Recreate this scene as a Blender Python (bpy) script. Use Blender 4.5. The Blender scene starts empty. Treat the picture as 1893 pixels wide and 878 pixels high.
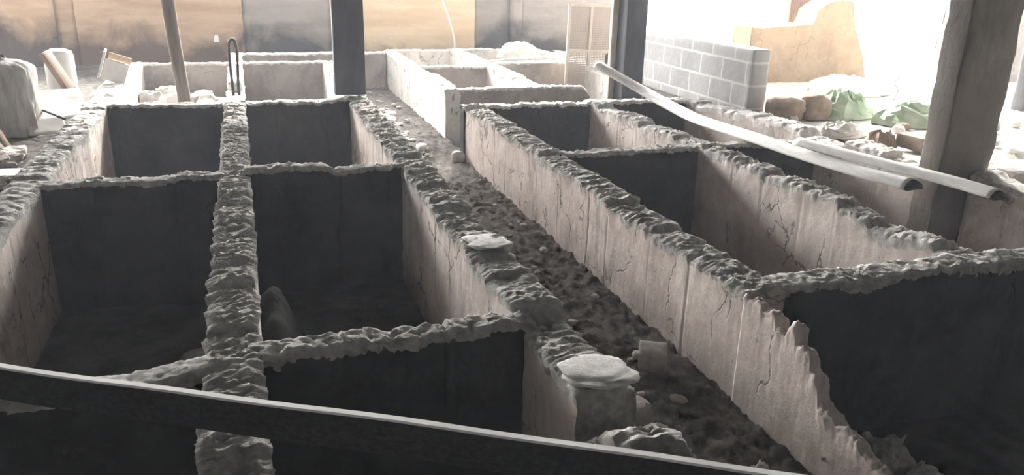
import bpy, bmesh, math, random
import numpy as np
from mathutils import Vector, Matrix, Euler

S = 1.25                      # metres per layout unit
COL = bpy.context.scene.collection
rng = random.Random(7)

# ------------------------------------------------------------------ noise
def _hash(ix, iy, iz, seed):
    h = (ix * 374761393 + iy * 668265263 + iz * 2147483647 + seed * 1274126177) & 0xffffffff
    h = ((h ^ (h >> 13)) * 1274126177) & 0xffffffff
    h = ((h ^ (h >> 16)) * 2246822519) & 0xffffffff
    return ((h ^ (h >> 15)) & 0xffffff) / float(0xffffff)

def noise(p, seed=0):
    p = np.asarray(p, float)
    i = np.floor(p).astype(np.int64); f = p - i; f = f * f * (3 - 2 * f)
    out = 0
    for dx in (0, 1):
        for dy in (0, 1):
            for dz in (0, 1):
                w = (f[..., 0] if dx else 1 - f[..., 0]) * (f[..., 1] if dy else 1 - f[..., 1]) * (f[..., 2] if dz else 1 - f[..., 2])
                out = out + w * _hash(i[..., 0] + dx, i[..., 1] + dy, i[..., 2] + dz, seed)
    return out * 2 - 1

def fbm(p, seed=0, octs=4, gain=.5):
    p = np.asarray(p, float); a, s, o = 1., 0., 0.
    for k in range(octs):
        o = o + a * noise(p * (2.03 ** k) + 17.3 * k, seed + k); s += a; a *= gain
    return o / s

def P3(x, y, z):
    return np.stack(np.broadcast_arrays(np.asarray(x, float), np.asarray(y, float), np.asarray(z, float)), -1)

# ------------------------------------------------------------------ materials
def nodes(name):
    m = bpy.data.materials.new(name); m.use_nodes = True
    nt = m.node_tree; nt.nodes.clear()
    out = nt.nodes.new('ShaderNodeOutputMaterial'); b = nt.nodes.new('ShaderNodeBsdfPrincipled')
    nt.links.new(b.outputs[0], out.inputs[0])
    return m, nt, b

def tex_noise(nt, co, scale, detail=6, rough=.6, dist=0., stretch=None):
    if stretch:
        mp = nt.nodes.new('ShaderNodeMapping'); mp.inputs['Scale'].default_value = stretch
        nt.links.new(co, mp.inputs[0]); co = mp.outputs[0]
    n = nt.nodes.new('ShaderNodeTexNoise'); nt.links.new(co, n.inputs['Vector'])
    n.inputs['Scale'].default_value = scale; n.inputs['Detail'].default_value = detail
    n.inputs['Roughness'].default_value = rough; n.inputs['Distortion'].default_value = dist
    return n.outputs['Fac']

def ramp(nt, fac, stops):
    r = nt.nodes.new('ShaderNodeValToRGB'); nt.links.new(fac, r.inputs[0])
    e = r.color_ramp.elements
    while len(e) < len(stops): e.new(.5)
    for k, (p, c) in enumerate(stops):
        e[k].position = p
        e[k].color = (c, c, c, 1) if not isinstance(c, tuple) else (*c, 1)
    return r.outputs[0]

def mix(nt, a, b, fac, mode='MIX'):
    n = nt.nodes.new('ShaderNodeMix'); n.data_type = 'RGBA'; n.blend_type = mode
    for i, v in ((0, fac), (6, a), (7, b)):
        if isinstance(v, (int, float)): n.inputs[i].default_value = v
        elif isinstance(v, tuple): n.inputs[i].default_value = (*v, 1)
        else: nt.links.new(v, n.inputs[i])
    return n.outputs[2]

def bump(nt, b, h, strength=.5, dist=.01):
    n = nt.nodes.new('ShaderNodeBump'); n.inputs['Strength'].default_value = strength
    n.inputs['Distance'].default_value = dist; nt.links.new(h, n.inputs['Height'])
    nt.links.new(n.outputs[0], b.inputs['Normal'])

def coord(nt): return nt.nodes.new('ShaderNodeTexCoord').outputs['Object']

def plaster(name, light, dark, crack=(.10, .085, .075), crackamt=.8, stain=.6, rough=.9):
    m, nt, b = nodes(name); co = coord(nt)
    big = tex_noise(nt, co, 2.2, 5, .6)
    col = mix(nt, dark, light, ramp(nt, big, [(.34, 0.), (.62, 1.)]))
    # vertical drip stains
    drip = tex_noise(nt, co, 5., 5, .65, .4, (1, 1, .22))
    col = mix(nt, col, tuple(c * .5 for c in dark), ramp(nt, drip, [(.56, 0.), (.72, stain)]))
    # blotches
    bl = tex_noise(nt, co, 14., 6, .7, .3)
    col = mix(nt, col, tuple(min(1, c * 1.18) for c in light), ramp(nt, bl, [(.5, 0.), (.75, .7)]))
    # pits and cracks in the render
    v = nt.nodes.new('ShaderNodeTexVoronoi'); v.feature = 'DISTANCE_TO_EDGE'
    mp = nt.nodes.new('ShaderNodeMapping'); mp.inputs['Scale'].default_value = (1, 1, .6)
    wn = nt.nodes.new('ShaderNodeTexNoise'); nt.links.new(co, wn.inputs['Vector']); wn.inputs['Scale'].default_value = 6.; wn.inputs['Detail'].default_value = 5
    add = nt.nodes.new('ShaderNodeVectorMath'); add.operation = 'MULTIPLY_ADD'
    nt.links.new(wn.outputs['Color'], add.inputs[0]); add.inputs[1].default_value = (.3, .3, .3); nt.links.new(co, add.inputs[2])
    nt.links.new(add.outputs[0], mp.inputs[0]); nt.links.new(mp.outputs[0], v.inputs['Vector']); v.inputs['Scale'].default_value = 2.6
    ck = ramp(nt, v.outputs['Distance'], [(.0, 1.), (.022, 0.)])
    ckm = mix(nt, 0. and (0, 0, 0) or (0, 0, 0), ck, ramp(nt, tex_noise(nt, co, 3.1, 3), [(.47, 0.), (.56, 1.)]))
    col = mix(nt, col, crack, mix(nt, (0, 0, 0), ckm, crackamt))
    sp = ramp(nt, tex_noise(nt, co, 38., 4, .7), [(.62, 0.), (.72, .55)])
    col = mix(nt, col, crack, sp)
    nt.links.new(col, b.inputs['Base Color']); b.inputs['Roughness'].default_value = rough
    b.inputs['Specular IOR Level'].default_value = .05
    h = mix(nt, tex_noise(nt, co, 30., 8, .7), bl, .5)
    h = mix(nt, h, (0, 0, 0), ckm)
    bump(nt, b, h, .55, .012)
    return m

def rough_mat(name, c1, c2, scale=12., rough=.95, bstr=.7, bdist=.015, stretch=None, spec=.1, c3=None):
    m, nt, b = nodes(name); co = coord(nt)
    n1 = tex_noise(nt, co, scale, 7, .65, .2, stretch)
    col = mix(nt, c1, c2, ramp(nt, n1, [(.36, 0.), (.64, 1.)]))
    if c3:
        col = mix(nt, col, c3, ramp(nt, tex_noise(nt, co, scale * .23, 4, .6, .3, stretch), [(.5, 0.), (.64, .9)]))
    nt.links.new(col, b.inputs['Base Color']); b.inputs['Roughness'].default_value = rough
    b.inputs['Specular IOR Level'].default_value = spec
    bump(nt, b, tex_noise(nt, co, scale * 3.2, 8, .72, 0., stretch), bstr, bdist)
    return m

M = {}
M['plaster'] = plaster('stained cement plaster', (.62, .55, .51), (.42, .36, .33))
M['plaster_pale'] = plaster('pale lime plaster', (.80, .77, .73), (.60, .56, .52), stain=.4)
M['soot'] = plaster('smoke darkened plaster', (.052, .05, .05), (.026, .025, .026), crack=(.04, .04, .04), crackamt=.3, stain=.3)  # shade of the camera-facing cross walls put into the plaster colour
M['soot_grey'] = plaster('grey plaster of the far tanks', (.42, .37, .33), (.27, .24, .22), crackamt=.3, stain=.3)  # mid grey plaster for the far cross walls and the yard wall
M['crust'] = rough_mat('crumbly ash crust', (.46, .44, .415), (.84, .82, .78), 26., .95, 1., .02, c3=(.52, .50, .47))
M['crust_pale'] = rough_mat('pale mortar crust', (.60, .58, .55), (.82, .80, .77), 20., .95, .8, .01)
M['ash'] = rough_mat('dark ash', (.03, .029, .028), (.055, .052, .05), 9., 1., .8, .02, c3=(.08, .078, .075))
M['earth'] = rough_mat('dusty earth floor', (.085, .077, .07), (.21, .19, .17), 18., 1., 1., .02, c3=(.07, .06, .055))
M['yard'] = rough_mat('pale dry yard', (.70, .67, .62), (.82, .79, .74), 3., 1., .6, .02)
M['rock'] = rough_mat('grey rubble', (.30, .28, .26), (.52, .49, .46), 14., .95, .8, .01)
M['rock_pale'] = rough_mat('pale rubble', (.62, .60, .57), (.82, .80, .78), 14., .95, .7, .01)
M['rock_brown'] = rough_mat('brown clay lump', (.24, .18, .14), (.36, .28, .225), 10., .95, .8, .015)
M['timber_dark'] = rough_mat('dark weathered timber', (.045, .043, .045), (.085, .08, .08), 9., .8, .4, .004, (12, 12, .8), .25)
M['board_edge'] = rough_mat('planed dusty board', (.035, .034, .036), (.06, .058, .058), 7., .85, .4, .003, (1.2, 14, 14), .02)
M['timber'] = rough_mat('brown timber', (.16, .11, .08), (.28, .20, .145), 7., .8, .5, .004, (9, 9, .7), .2)
M['timber_grey'] = rough_mat('grey brown timber', (.24, .205, .18), (.34, .30, .27), 7., .8, .5, .004, (9, 9, .7), .2)
M['timber_tan'] = rough_mat('tan timber', (.50, .38, .27), (.64, .51, .37), 7., .8, .4, .004, (9, 9, .7), .2)
M['concrete'] = rough_mat('grey concrete pillar', (.13, .12, .11), (.21, .195, .18), 6., .95, .8, .012, (1, 1, .5), .1, c3=(.17, .15, .13))
M['post_blue'] = rough_mat('slate grey painted post', (.085, .09, .105), (.125, .13, .145), 5., .75, .4, .006, (1, 1, .4), .2)
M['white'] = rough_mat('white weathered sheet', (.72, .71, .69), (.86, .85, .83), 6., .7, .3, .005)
M['pvc'] = rough_mat('dusty white plastic gutter', (.60, .59, .57), (.78, .77, .75), 11., .6, .3, .003, (4, .6, 4))
M['sack'] = rough_mat('grey white woven sacking', (.40, .385, .365), (.66, .645, .62), 5., .9, .5, .01, (3, 3, .6))
M['green'] = rough_mat('green plastic sheeting', (.20, .27, .17), (.42, .50, .36), 4., .5, .4, .02, spec=.4, c3=(.60, .66, .54))
M['plastic_grey'] = rough_mat('clear grey plastic film', (.52, .51, .48), (.74, .73, .70), 5., .45, .5, .02, spec=.4)
M['metal_dark'] = rough_mat('dark rusty steel rod', (.05, .045, .045), (.10, .08, .07), 30., .6, .3, .002, spec=.4)
M['mud'] = plaster('sunlit mud wall', (.40, .30, .20), (.30, .21, .14), crackamt=.3, stain=.2)
M['lime_mud'] = plaster('whitewashed mud wall', (.86, .80, .72), (.76, .68, .58), crackamt=.2, stain=.1)
M['roof'] = rough_mat('rusty roofing sheet', (.035, .03, .028), (.06, .05, .045), 3., .8, .3, .01)
M['charcoal'] = rough_mat('dark rag', (.07, .07, .075), (.13, .13, .13), 9., .95, .6, .02)
M['netting'] = rough_mat('tan netting', (.42, .36, .31), (.52, .45, .39), 60., .9, .3, .002)
M['frame_wood'] = rough_mat('pale frame timber', (.60, .53, .44), (.72, .65, .56), 8., .8, .3, .003)

def blockwork():
    m, nt, b = nodes('grey hollow block masonry'); co = coord(nt)
    sep = nt.nodes.new('ShaderNodeSeparateXYZ'); nt.links.new(co, sep.inputs[0])
    cmb = nt.nodes.new('ShaderNodeCombineXYZ'); nt.links.new(sep.outputs[1], cmb.inputs[0]); nt.links.new(sep.outputs[2], cmb.inputs[1])
    br = nt.nodes.new('ShaderNodeTexBrick'); nt.links.new(cmb.outputs[0], br.inputs['Vector'])
    br.inputs['Scale'].default_value = 1.; br.inputs['Brick Width'].default_value = .40; br.inputs['Row Height'].default_value = .21
    br.inputs['Mortar Size'].default_value = .012; br.inputs['Mortar Smooth'].default_value = .2
    br.inputs['Color1'].default_value = (.33, .33, .335, 1); br.inputs['Color2'].default_value = (.40, .40, .40, 1)
    br.inputs['Mortar'].default_value = (.60, .59, .58, 1)
    n = tex_noise(nt, co, 18., 6, .7)
    col = mix(nt, br.outputs['Color'], (.5, .49, .48), ramp(nt, n, [(.5, 0.), (.75, .6)]))
    nt.links.new(col, b.inputs['Base Color']); b.inputs['Roughness'].default_value = .95
    bump(nt, b, n, .5, .01)
    return m
M['blockwork'] = blockwork()

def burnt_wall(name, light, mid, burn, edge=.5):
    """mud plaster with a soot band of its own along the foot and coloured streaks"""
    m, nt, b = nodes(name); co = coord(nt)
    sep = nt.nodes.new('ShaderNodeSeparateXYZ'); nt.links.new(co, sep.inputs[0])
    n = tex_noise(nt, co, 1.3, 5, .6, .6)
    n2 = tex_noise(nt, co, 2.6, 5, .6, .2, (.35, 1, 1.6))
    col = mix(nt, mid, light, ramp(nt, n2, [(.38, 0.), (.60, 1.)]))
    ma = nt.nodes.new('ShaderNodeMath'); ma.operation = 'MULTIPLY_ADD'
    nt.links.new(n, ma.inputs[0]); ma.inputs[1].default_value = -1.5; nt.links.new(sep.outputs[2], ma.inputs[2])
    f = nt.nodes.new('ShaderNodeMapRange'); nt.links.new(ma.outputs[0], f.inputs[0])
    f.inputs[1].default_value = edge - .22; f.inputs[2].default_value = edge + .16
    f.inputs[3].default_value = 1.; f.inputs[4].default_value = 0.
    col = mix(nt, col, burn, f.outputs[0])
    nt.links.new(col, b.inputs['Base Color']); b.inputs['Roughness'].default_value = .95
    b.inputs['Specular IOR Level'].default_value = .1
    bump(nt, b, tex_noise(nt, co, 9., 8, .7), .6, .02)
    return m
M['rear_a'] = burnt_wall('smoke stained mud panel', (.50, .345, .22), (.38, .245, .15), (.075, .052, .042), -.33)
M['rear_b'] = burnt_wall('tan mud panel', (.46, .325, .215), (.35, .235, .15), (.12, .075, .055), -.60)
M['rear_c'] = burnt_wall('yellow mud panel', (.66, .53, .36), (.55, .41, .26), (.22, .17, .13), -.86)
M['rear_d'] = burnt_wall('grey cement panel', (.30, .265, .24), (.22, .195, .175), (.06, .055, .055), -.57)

# ------------------------------------------------------------------ builders
def link_mesh(name, me, mats, parent=None):
    o = bpy.data.objects.new(name, me); COL.objects.link(o)
    for m in (mats if isinstance(mats, (list, tuple)) else [mats]): me.materials.append(M[m] if isinstance(m, str) else m)
    if parent is not None: o.parent = parent
    return o

def tag(o, label=None, cat=None, group=None, kind=None):
    for k, v in (('label', label), ('category', cat), ('group', group), ('kind', kind)):
        if v: o[k] = v
    return o

def empty(name, loc, label, cat, group=None, rot=(0, 0, 0)):
    o = bpy.data.objects.new(name, None); COL.objects.link(o)
    o.location = [c * S for c in loc]; o.rotation_euler = rot; o.empty_display_size = .1
    return tag(o, label, cat, group)

def mesh_from(verts, faces, midx=None, smooth=True, name='m'):
    me = bpy.data.meshes.new(name)
    me.from_pydata([tuple(v) for v in np.asarray(verts) * S], [], faces)
    me.update()
    if midx is not None: me.polygons.foreach_set('material_index', np.asarray(midx, np.int32))
    me.polygons.foreach_set('use_smooth', [smooth] * len(me.polygons))
    return me

def base_of(parent): return np.array(parent.location) / S if parent is not None else np.zeros(3)

def rect_wall(name, parent, axis, s0, s1, c0, c1, zb, keys, mats, seed, step=.010, saw=.011, crust=.012, joint=.32, drop=.09, nside=22, lip=.010, plaster_amp=.004, endrag=0.):
    """axis 'y': runs along Y from s0 to s1, thickness c0..c1 in X; axis 'x' the other way. keys: [(s, z)] of the top"""
    n = max(4, int((s1 - s0) / step)); s = np.linspace(s0, s1, n + 1)
    ks = np.array([k[0] for k in keys]); kz = np.array([k[1] for k in keys])
    r = np.random.RandomState(seed)
    # block joints
    js = [s0 - joint * r.rand()]
    while js[-1] < s1 + joint: js.append(js[-1] + joint * r.uniform(.7, 1.25))
    js = np.array(js); k = np.clip(np.searchsorted(js, s) - 1, 0, len(js) - 2)
    t = (s - js[k]) / (js[k + 1] - js[k])
    off = r.uniform(-.6, .6, len(js)); amp = r.uniform(.3, 1.4, len(js))
    sawz = saw * (off[k] + amp[k] * (.5 - t))          # higher at the near end of each block
    dj = np.minimum(s - js[k], js[k + 1] - s)
    sawz -= (saw * .6) * np.exp(-(dj / .006) ** 2)
    base = np.interp(s, ks, kz)
    # profile
    f = 1 - (1 - np.linspace(0, 1, nside)) ** 1.9
    nt_ = 16
    u = np.linspace(0, 1, nt_ + 2)[1:-1]
    F = np.concatenate([f, np.ones(nt_), f[::-1]])
    U = np.concatenate([np.zeros(nside), u, np.ones(nside)])
    side = np.concatenate([-np.ones(nside), np.zeros(nt_), np.ones(nside)])
    SS, FF = np.meshgrid(s, F, indexing='ij'); _, UU = np.meshgrid(s, U, indexing='ij'); _, SD = np.meshgrid(s, side, indexing='ij')
    cc = c0 + (c1 - c0) * UU
    wob = .006 * fbm(P3(SS * 1.7, 3.1 + SD, seed), seed, 2)
    q = P3(SS * 16, cc * 7, 0)
    w1 = SS * 13 + 1.5 * fbm(P3(SS * 5, cc * 9, seed), seed + 80, 4); w1 = w1 - np.floor(w1)
    w2 = SS * 31 + 2.2 * fbm(P3(SS * 9, cc * 13, seed), seed + 85, 4); w2 = w2 - np.floor(w2)
    k1 = np.clip(.55 + .9 * fbm(P3(SS * 3, cc * 5, 2), seed + 90, 3), 0, 1)
    scarp = crust * (.95 * k1 * (np.minimum(w1 / .16, (1 - w1) / .84) - .5) + .42 * (np.minimum(w2 / .25, (1 - w2) / .75) - .5))
    zt = base[:, None] + sawz[:, None] + crust * 1.2 * fbm(q, seed, 5, .62) + crust * 1.3 * np.abs(fbm(P3(SS * 40, cc * 22, 1), seed + 9, 4, .65)) - crust * 1.6 * np.clip(fbm(P3(SS * 7, cc * 9, 4), seed + 12, 3) - .25, 0, 1) + .006 * fbm(P3(SS * 2.3, 0, 0), seed + 3, 3)
    zt += scarp
    zt -= .014 * np.abs(2 * UU - 1) ** 8
    zz = zb + FF * (zt - zb)
    z_rel = (1 - FF) * (zt - zb)
    near_top = np.clip(1 - z_rel / .05, 0, 1) * (SD != 0)
    pl = plaster_amp * fbm(P3(SS * 6, cc * 6, zz * 6), seed + 20, 4) + plaster_amp * .8 * fbm(P3(SS * 25, cc * 25, zz * 25), seed + 30, 3)
    jn = -.006 * np.exp(-(dj / .006) ** 2)[:, None]
    lipn = (lip * (fbm(P3(SS * 13, SD * 5, zz * 9), seed + 40, 4) + .25) * 1.6 + scarp * .5) * near_top
    o_ = SD * (pl + lipn + jn * (r.rand(len(js))[k] > .45)[:, None]) + wob
    cx = cc + o_
    SSo = SS + .006 * fbm(P3(SS * 20, cc * 20, zz * 20), seed + 50, 3)
    if endrag:
        e = fbm(P3(zz * 14, cc * 10, 2), seed + 60, 4)
        SSo = SSo + np.where(SS - s0 < .1, (1 - (SS - s0) / .1) * endrag * e, 0)
    V = P3(cx, SSo, zz) if axis == 'y' else P3(SSo, cx, zz)
    V = V.reshape(-1, 3) - base_of(parent)
    m = len(F); faces = []; mi = []
    thr = drop * (.35 + .9 * np.clip(fbm(P3(s * 9, 1, 1), seed + 70, 4) + .35, 0, 1.2))
    thr2 = drop * (.35 + .9 * np.clip(fbm(P3(s * 9, 5, 1), seed + 71, 4) + .35, 0, 1.2))
    flip = axis == 'x'
    for i in range(n):
        for j in range(m):
            j2 = (j + 1) % m
            a, b, c, d = i * m + j, i * m + j2, (i + 1) * m + j2, (i + 1) * m + j
            faces.append((a, b, c, d) if not flip else (d, c, b, a))
            if j == m - 1: mi.append(0); continue
            sd = side[j] if side[j] else side[j2]
            if sd == 0 or (side[j] == 0 or side[j2] == 0): mi.append(1); continue
            mi.append(1 if z_rel[i, j] < (thr[i] if sd < 0 else thr2[i]) * .5 else 0)
    faces.append(tuple(range(m))[::-1] if not flip else tuple(range(m)))
    faces.append(tuple(n * m + j for j in range(m)) if not flip else tuple(n * m + j for j in range(m))[::-1])
    mi += [0, 0]
    me = mesh_from(V, faces, mi, True, name)
    me.polygons[len(faces) - 1].use_smooth = False; me.polygons[len(faces) - 2].use_smooth = False
    return link_mesh(name, me, mats, parent)

def heightfield(name, x0, x1, y0, y1, fn, mat, step, parent=None):
    nx = max(2, int((x1 - x0) / step)); ny = max(2, int((y1 - y0) / step))
    X, Y = np.meshgrid(np.linspace(x0, x1, nx + 1), np.linspace(y0, y1, ny + 1), indexing='ij')
    V = P3(X, Y, fn(X, Y)).reshape(-1, 3) - base_of(parent)
    i, j = np.meshgrid(np.arange(nx), np.arange(ny), indexing='ij'); a = (i * (ny + 1) + j).ravel()
    F = np.stack([a, a + ny + 1, a + ny + 2, a + 1], 1).tolist()
    return link_mesh(name, mesh_from(V, F, None, True, name), mat, parent)

def box(name, size, loc, mat, parent=None, rot=(0, 0, 0), bevel=.004, rag=0., seed=0, cuts=0):
    """box centred on loc"""
    bm = bmesh.new(); bmesh.ops.create_cube(bm, size=1)
    for v in bm.verts: v.co = Vector([v.co[k] * size[k] * S for k in range(3)])
    if bevel: bmesh.ops.bevel(bm, geom=bm.edges[:], offset=min(bevel, min(size) * .3) * S, segments=2, affect='EDGES', profile=.5)
    if cuts:
        for ax in range(3):
            k = max(1, int(size[ax] / cuts))
            for i in range(1, k):
                co = Vector((0, 0, 0)); co[ax] = (-.5 + i / k) * size[ax] * S
                no = Vector((0, 0, 0)); no[ax] = 1
                bmesh.ops.bisect_plane(bm, geom=bm.verts[:] + bm.edges[:] + bm.faces[:], plane_co=co, plane_no=no)
    if rag:
        bm.verts.ensure_lookup_table()
        A = np.array([v.co[:] for v in bm.verts]) / S
        N = np.stack([fbm(A * 14 + 9 * k, seed + k, 4) for k in range(3)], 1) * rag + np.stack([fbm(A * 3 + 5 * k, seed + 7 + k, 2) for k in range(3)], 1) * rag * .4
        for v, d in zip(bm.verts, N): v.co += Vector(d) * S
    me = bpy.data.meshes.new(name); bm.to_mesh(me); bm.free()
    me.polygons.foreach_set('use_smooth', [bool(rag)] * len(me.polygons))
    o = link_mesh(name, me, mat, parent)
    o.location = [c * S for c in (np.array(loc) if parent is None else np.array(loc))]
    o.rotation_euler = rot
    return o

def rock(name, size, loc, mat, seed, rag=.35, sub=3, rot=0., parent=None, flat=True):
    bm = bmesh.new(); bmesh.ops.create_icosphere(bm, subdivisions=sub, radius=.5)
    A = np.array([v.co[:] for v in bm.verts])
    A = np.sign(A) * np.abs(A) ** .8
    A *= 1 + rag * fbm(A * 2.2 + seed, seed, 4)[:, None]
    A *= np.array(size)
    if flat: A[:, 2] = np.maximum(A[:, 2], -size[2] * .42)
    c, s_ = math.cos(rot), math.sin(rot)
    A = np.stack([A[:, 0] * c - A[:, 1] * s_, A[:, 0] * s_ + A[:, 1] * c, A[:, 2]], 1)
    for v, p in zip(bm.verts, A): v.co = Vector(p) * S
    me = bpy.data.meshes.new(name); bm.to_mesh(me); bm.free()
    me.polygons.foreach_set('use_smooth', [sub > 3] * len(me.polygons))
    o = link_mesh(name, me, mat, parent)
    o.location = (loc[0] * S, loc[1] * S, (loc[2] + size[2] * .42) * S)
    return o

def crumple(name, size, loc, mat, seed, rot=0., amp=.5, n=46, parent=None, edge=.5, facet=False):
    """a heap of folded sheet: closed body, ridged folds, skirts reaching the ground"""
    th, ph = np.meshgrid(np.linspace(0, 2 * math.pi, n * 2, endpoint=False), np.linspace(0, 1, n), indexing='ij')
    rr = np.sin(ph * math.pi / 2)
    rag = 1 + edge * .5 * fbm(P3(np.cos(th) * 2.2, np.sin(th) * 2.2, 0), seed, 4)
    x = rr * np.cos(th) * rag; y = rr * np.sin(th) * rag
    rid = 1 - np.abs(fbm(P3(x * 2.3 + seed * .37, y * 2.3 + seed * .71, 0), seed + 5, 3)) * 2.6
    rid2 = 1 - np.abs(fbm(P3(x * 5, y * 5, 3), seed + 8, 3)) * 2
    z = np.clip(1 - rr ** 4, 0, 1) ** .7 * (1 - amp + amp * rid) + .12 * rid2 * (1 - rr ** 6)
    z = np.maximum(z, 0.)
    if facet:
        g = np.random.RandomState(seed); inner = (ph > 0) & (ph < 1)
        jx, jy, jz = (g.uniform(-1, 1, x.shape) for _ in range(3)); jx[:, 0] = jy[:, 0] = jz[:, 0] = 0
        x = x + inner * jx * .09; y = y + inner * jy * .09
        z = np.maximum(0, np.clip(1 - rr ** 3, 0, 1) ** .8 * (.72 + .12 * fbm(P3(x * 2, y * 2, seed), seed, 2)) + inner * jz * .17)
    V = P3(x * size[0] / 2, y * size[1] / 2, z * size[2]).reshape(-1, 3)
    c, s_ = math.cos(rot), math.sin(rot)
    V = np.stack([V[:, 0] * c - V[:, 1] * s_, V[:, 0] * s_ + V[:, 1] * c, V[:, 2]], 1)
    a = n * 2; F = []
    for i in range(a):
        for j in range(n - 1):
            i2 = (i + 1) % a
            F.append((i * n + j, i * n + j + 1, i2 * n + j + 1, i2 * n + j))
    F.append(tuple(i * n + n - 1 for i in range(a))[::-1])
    if facet: F = [q for f4 in F[:-1] for q in ((f4[0], f4[1], f4[2]), (f4[0], f4[2], f4[3]))] + [F[-1]]
    me = mesh_from(V, F, None, not facet, name)
    o = link_mesh(name, me, mat, parent)
    o.location = [c_ * S for c_ in loc]
    return o

def frames(pts):
    pts = [Vector(p) for p in pts]; out = []
    for i, p in enumerate(pts):
        t = (pts[min(i + 1, len(pts) - 1)] - pts[max(i - 1, 0)]).normalized()
        sd = t.cross(Vector((0, 0, 1))) if abs(pts[-1].z - pts[0].z) < .7 * (pts[-1] - pts[0]).length else t.cross(Vector((0, -1, 0)))
        if sd.length < .05: sd = Vector((1, 0, 0))
        sd.normalize(); up = sd.cross(t).normalized()
        out.append((p, sd, up))
    return out

def smooth_path(pts, n):
    pts = [Vector(p) for p in pts]; P = [pts[0] * 2 - pts[1]] + pts + [pts[-1] * 2 - pts[-2]]
    out = []
    for i in range(1, len(P) - 2):
        for k in range(n):
            t = k / n; a, b, c, d = P[i - 1], P[i], P[i + 1], P[i + 2]
            out.append(.5 * ((2 * b) + (c - a) * t + (2 * a - 5 * b + 4 * c - d) * t * t + (3 * b - a - 3 * c + d) * t ** 3))
    out.append(pts[-1]); return out

def sweep(name, pts, ring, mat, parent=None, smooth=True):
    """closed ring of (side, up) offsets swept along pts with capped ends"""
    fr = frames(pts); V = []; m = len(ring); base = Vector(base_of(parent))
    for p, sd, up in fr:
        for a, b in ring: V.append(tuple(p + sd * a + up * b - base))
    F = [(i * m + j, i * m + (j + 1) % m, (i + 1) * m + (j + 1) % m, (i + 1) * m + j) for i in range(len(fr) - 1) for j in range(m)]
    F += [tuple(range(m))[::-1], tuple((len(fr) - 1) * m + j for j in range(m))]
    return link_mesh(name, mesh_from(V, F, None, smooth, name), mat, parent)

def circle_ring(r, n=10): return [(r * math.cos(-2 * math.pi * k / n), r * math.sin(-2 * math.pi * k / n)) for k in range(n)]
def rect_ring(w, h): return [(-w / 2, -h / 2), (-w / 2, h / 2), (w / 2, h / 2), (w / 2, -h / 2)]
def gutter_ring(r, t, n=12):
    """inverted half pipe: closed C profile"""
    o = [(-r * math.cos(math.pi * k / n), r * .72 * math.sin(math.pi * k / n)) for k in range(n + 1)]
    i = [((r - t) * math.cos(math.pi * k / n), (r - t) * .72 * math.sin(math.pi * k / n)) for k in range(n + 1)]
    return o + i

# ------------------------------------------------------------------ ground and shell
def hfloor(X, Y):
    z = np.full(X.shape, -.72)
    z = np.where(X < -.98, -.15 + .015 * fbm(P3(X * 3, Y * 3, 0), 5), z)
    z = np.where(X > 3.40, -.07, z)
    z = np.where((X > .8) & (X < 1.55), -.405, z)
    z = np.where((Y > 8.4) & (X < -.9), -.18, z)
    z = z + .016 * fbm(P3(X * 5, Y * 5, 0), 3, 5) + .012 * np.abs(fbm(P3(X * 17, Y * 17, 0), 8, 4))
    ch = ((X > .8) & (X < 1.55))
    z = z + np.where(ch, .045 * np.abs(fbm(P3(X * 22, Y * 15, 0), 13, 4, .7)) + .03 * np.clip((X - .9) * -3 + .8, 0, 1) * np.clip(fbm(P3(X * 3, Y * 2.4, 0), 14, 3) + .5, 0, 1), 0)
    return z
# floor: three joined stretches of one ground sheet
def ground_mesh():
    xs = np.concatenate([np.arange(-5, -2.2, .25), np.arange(-2.2, .8, .06), np.arange(.8, 1.56, .012), np.arange(1.6, 3.3, .1), np.arange(3.3, 6.4, .05), np.arange(6.5, 9, .25)])
    ys = np.concatenate([np.arange(-2.6, .8, .3), np.arange(.8, 5.0, .014), np.arange(5.0, 9.8, .03), np.arange(9.8, 11, .3)])
    X, Y = np.meshgrid(xs, ys, indexing='ij'); V = P3(X, Y, hfloor(X, Y)).reshape(-1, 3)
    nx, ny = len(xs) - 1, len(ys) - 1
    i, j = np.meshgrid(np.arange(nx), np.arange(ny), indexing='ij'); a = (i * (ny + 1) + j).ravel()
    F = np.stack([a, a + ny + 1, a + ny + 2, a + 1], 1)
    cx = xs[(i.ravel())]
    mi = np.where(cx > 3.7, 1, 0)
    return mesh_from(V, F.tolist(), mi, True, 'floor')
tag(link_mesh('floor', ground_mesh(), ['earth', 'yard']), kind='structure')
yard = heightfield('ground', -120, 60, -40, 200, lambda X, Y: X * 0 - .76, 'yard', 8.)
tag(yard, kind='structure')

yr = heightfield('ground_yard', 8.95, 220, -40, 260, lambda X, Y: X * 0 - .09, 'yard', 12.); tag(yr, kind='structure')
yr.name = 'ground_yard'
tag(heightfield('ground_rear', -120, 8.97, 10.85, 260, lambda X, Y: X * 0 - .09, 'yard', 12.), kind='structure')

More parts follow.
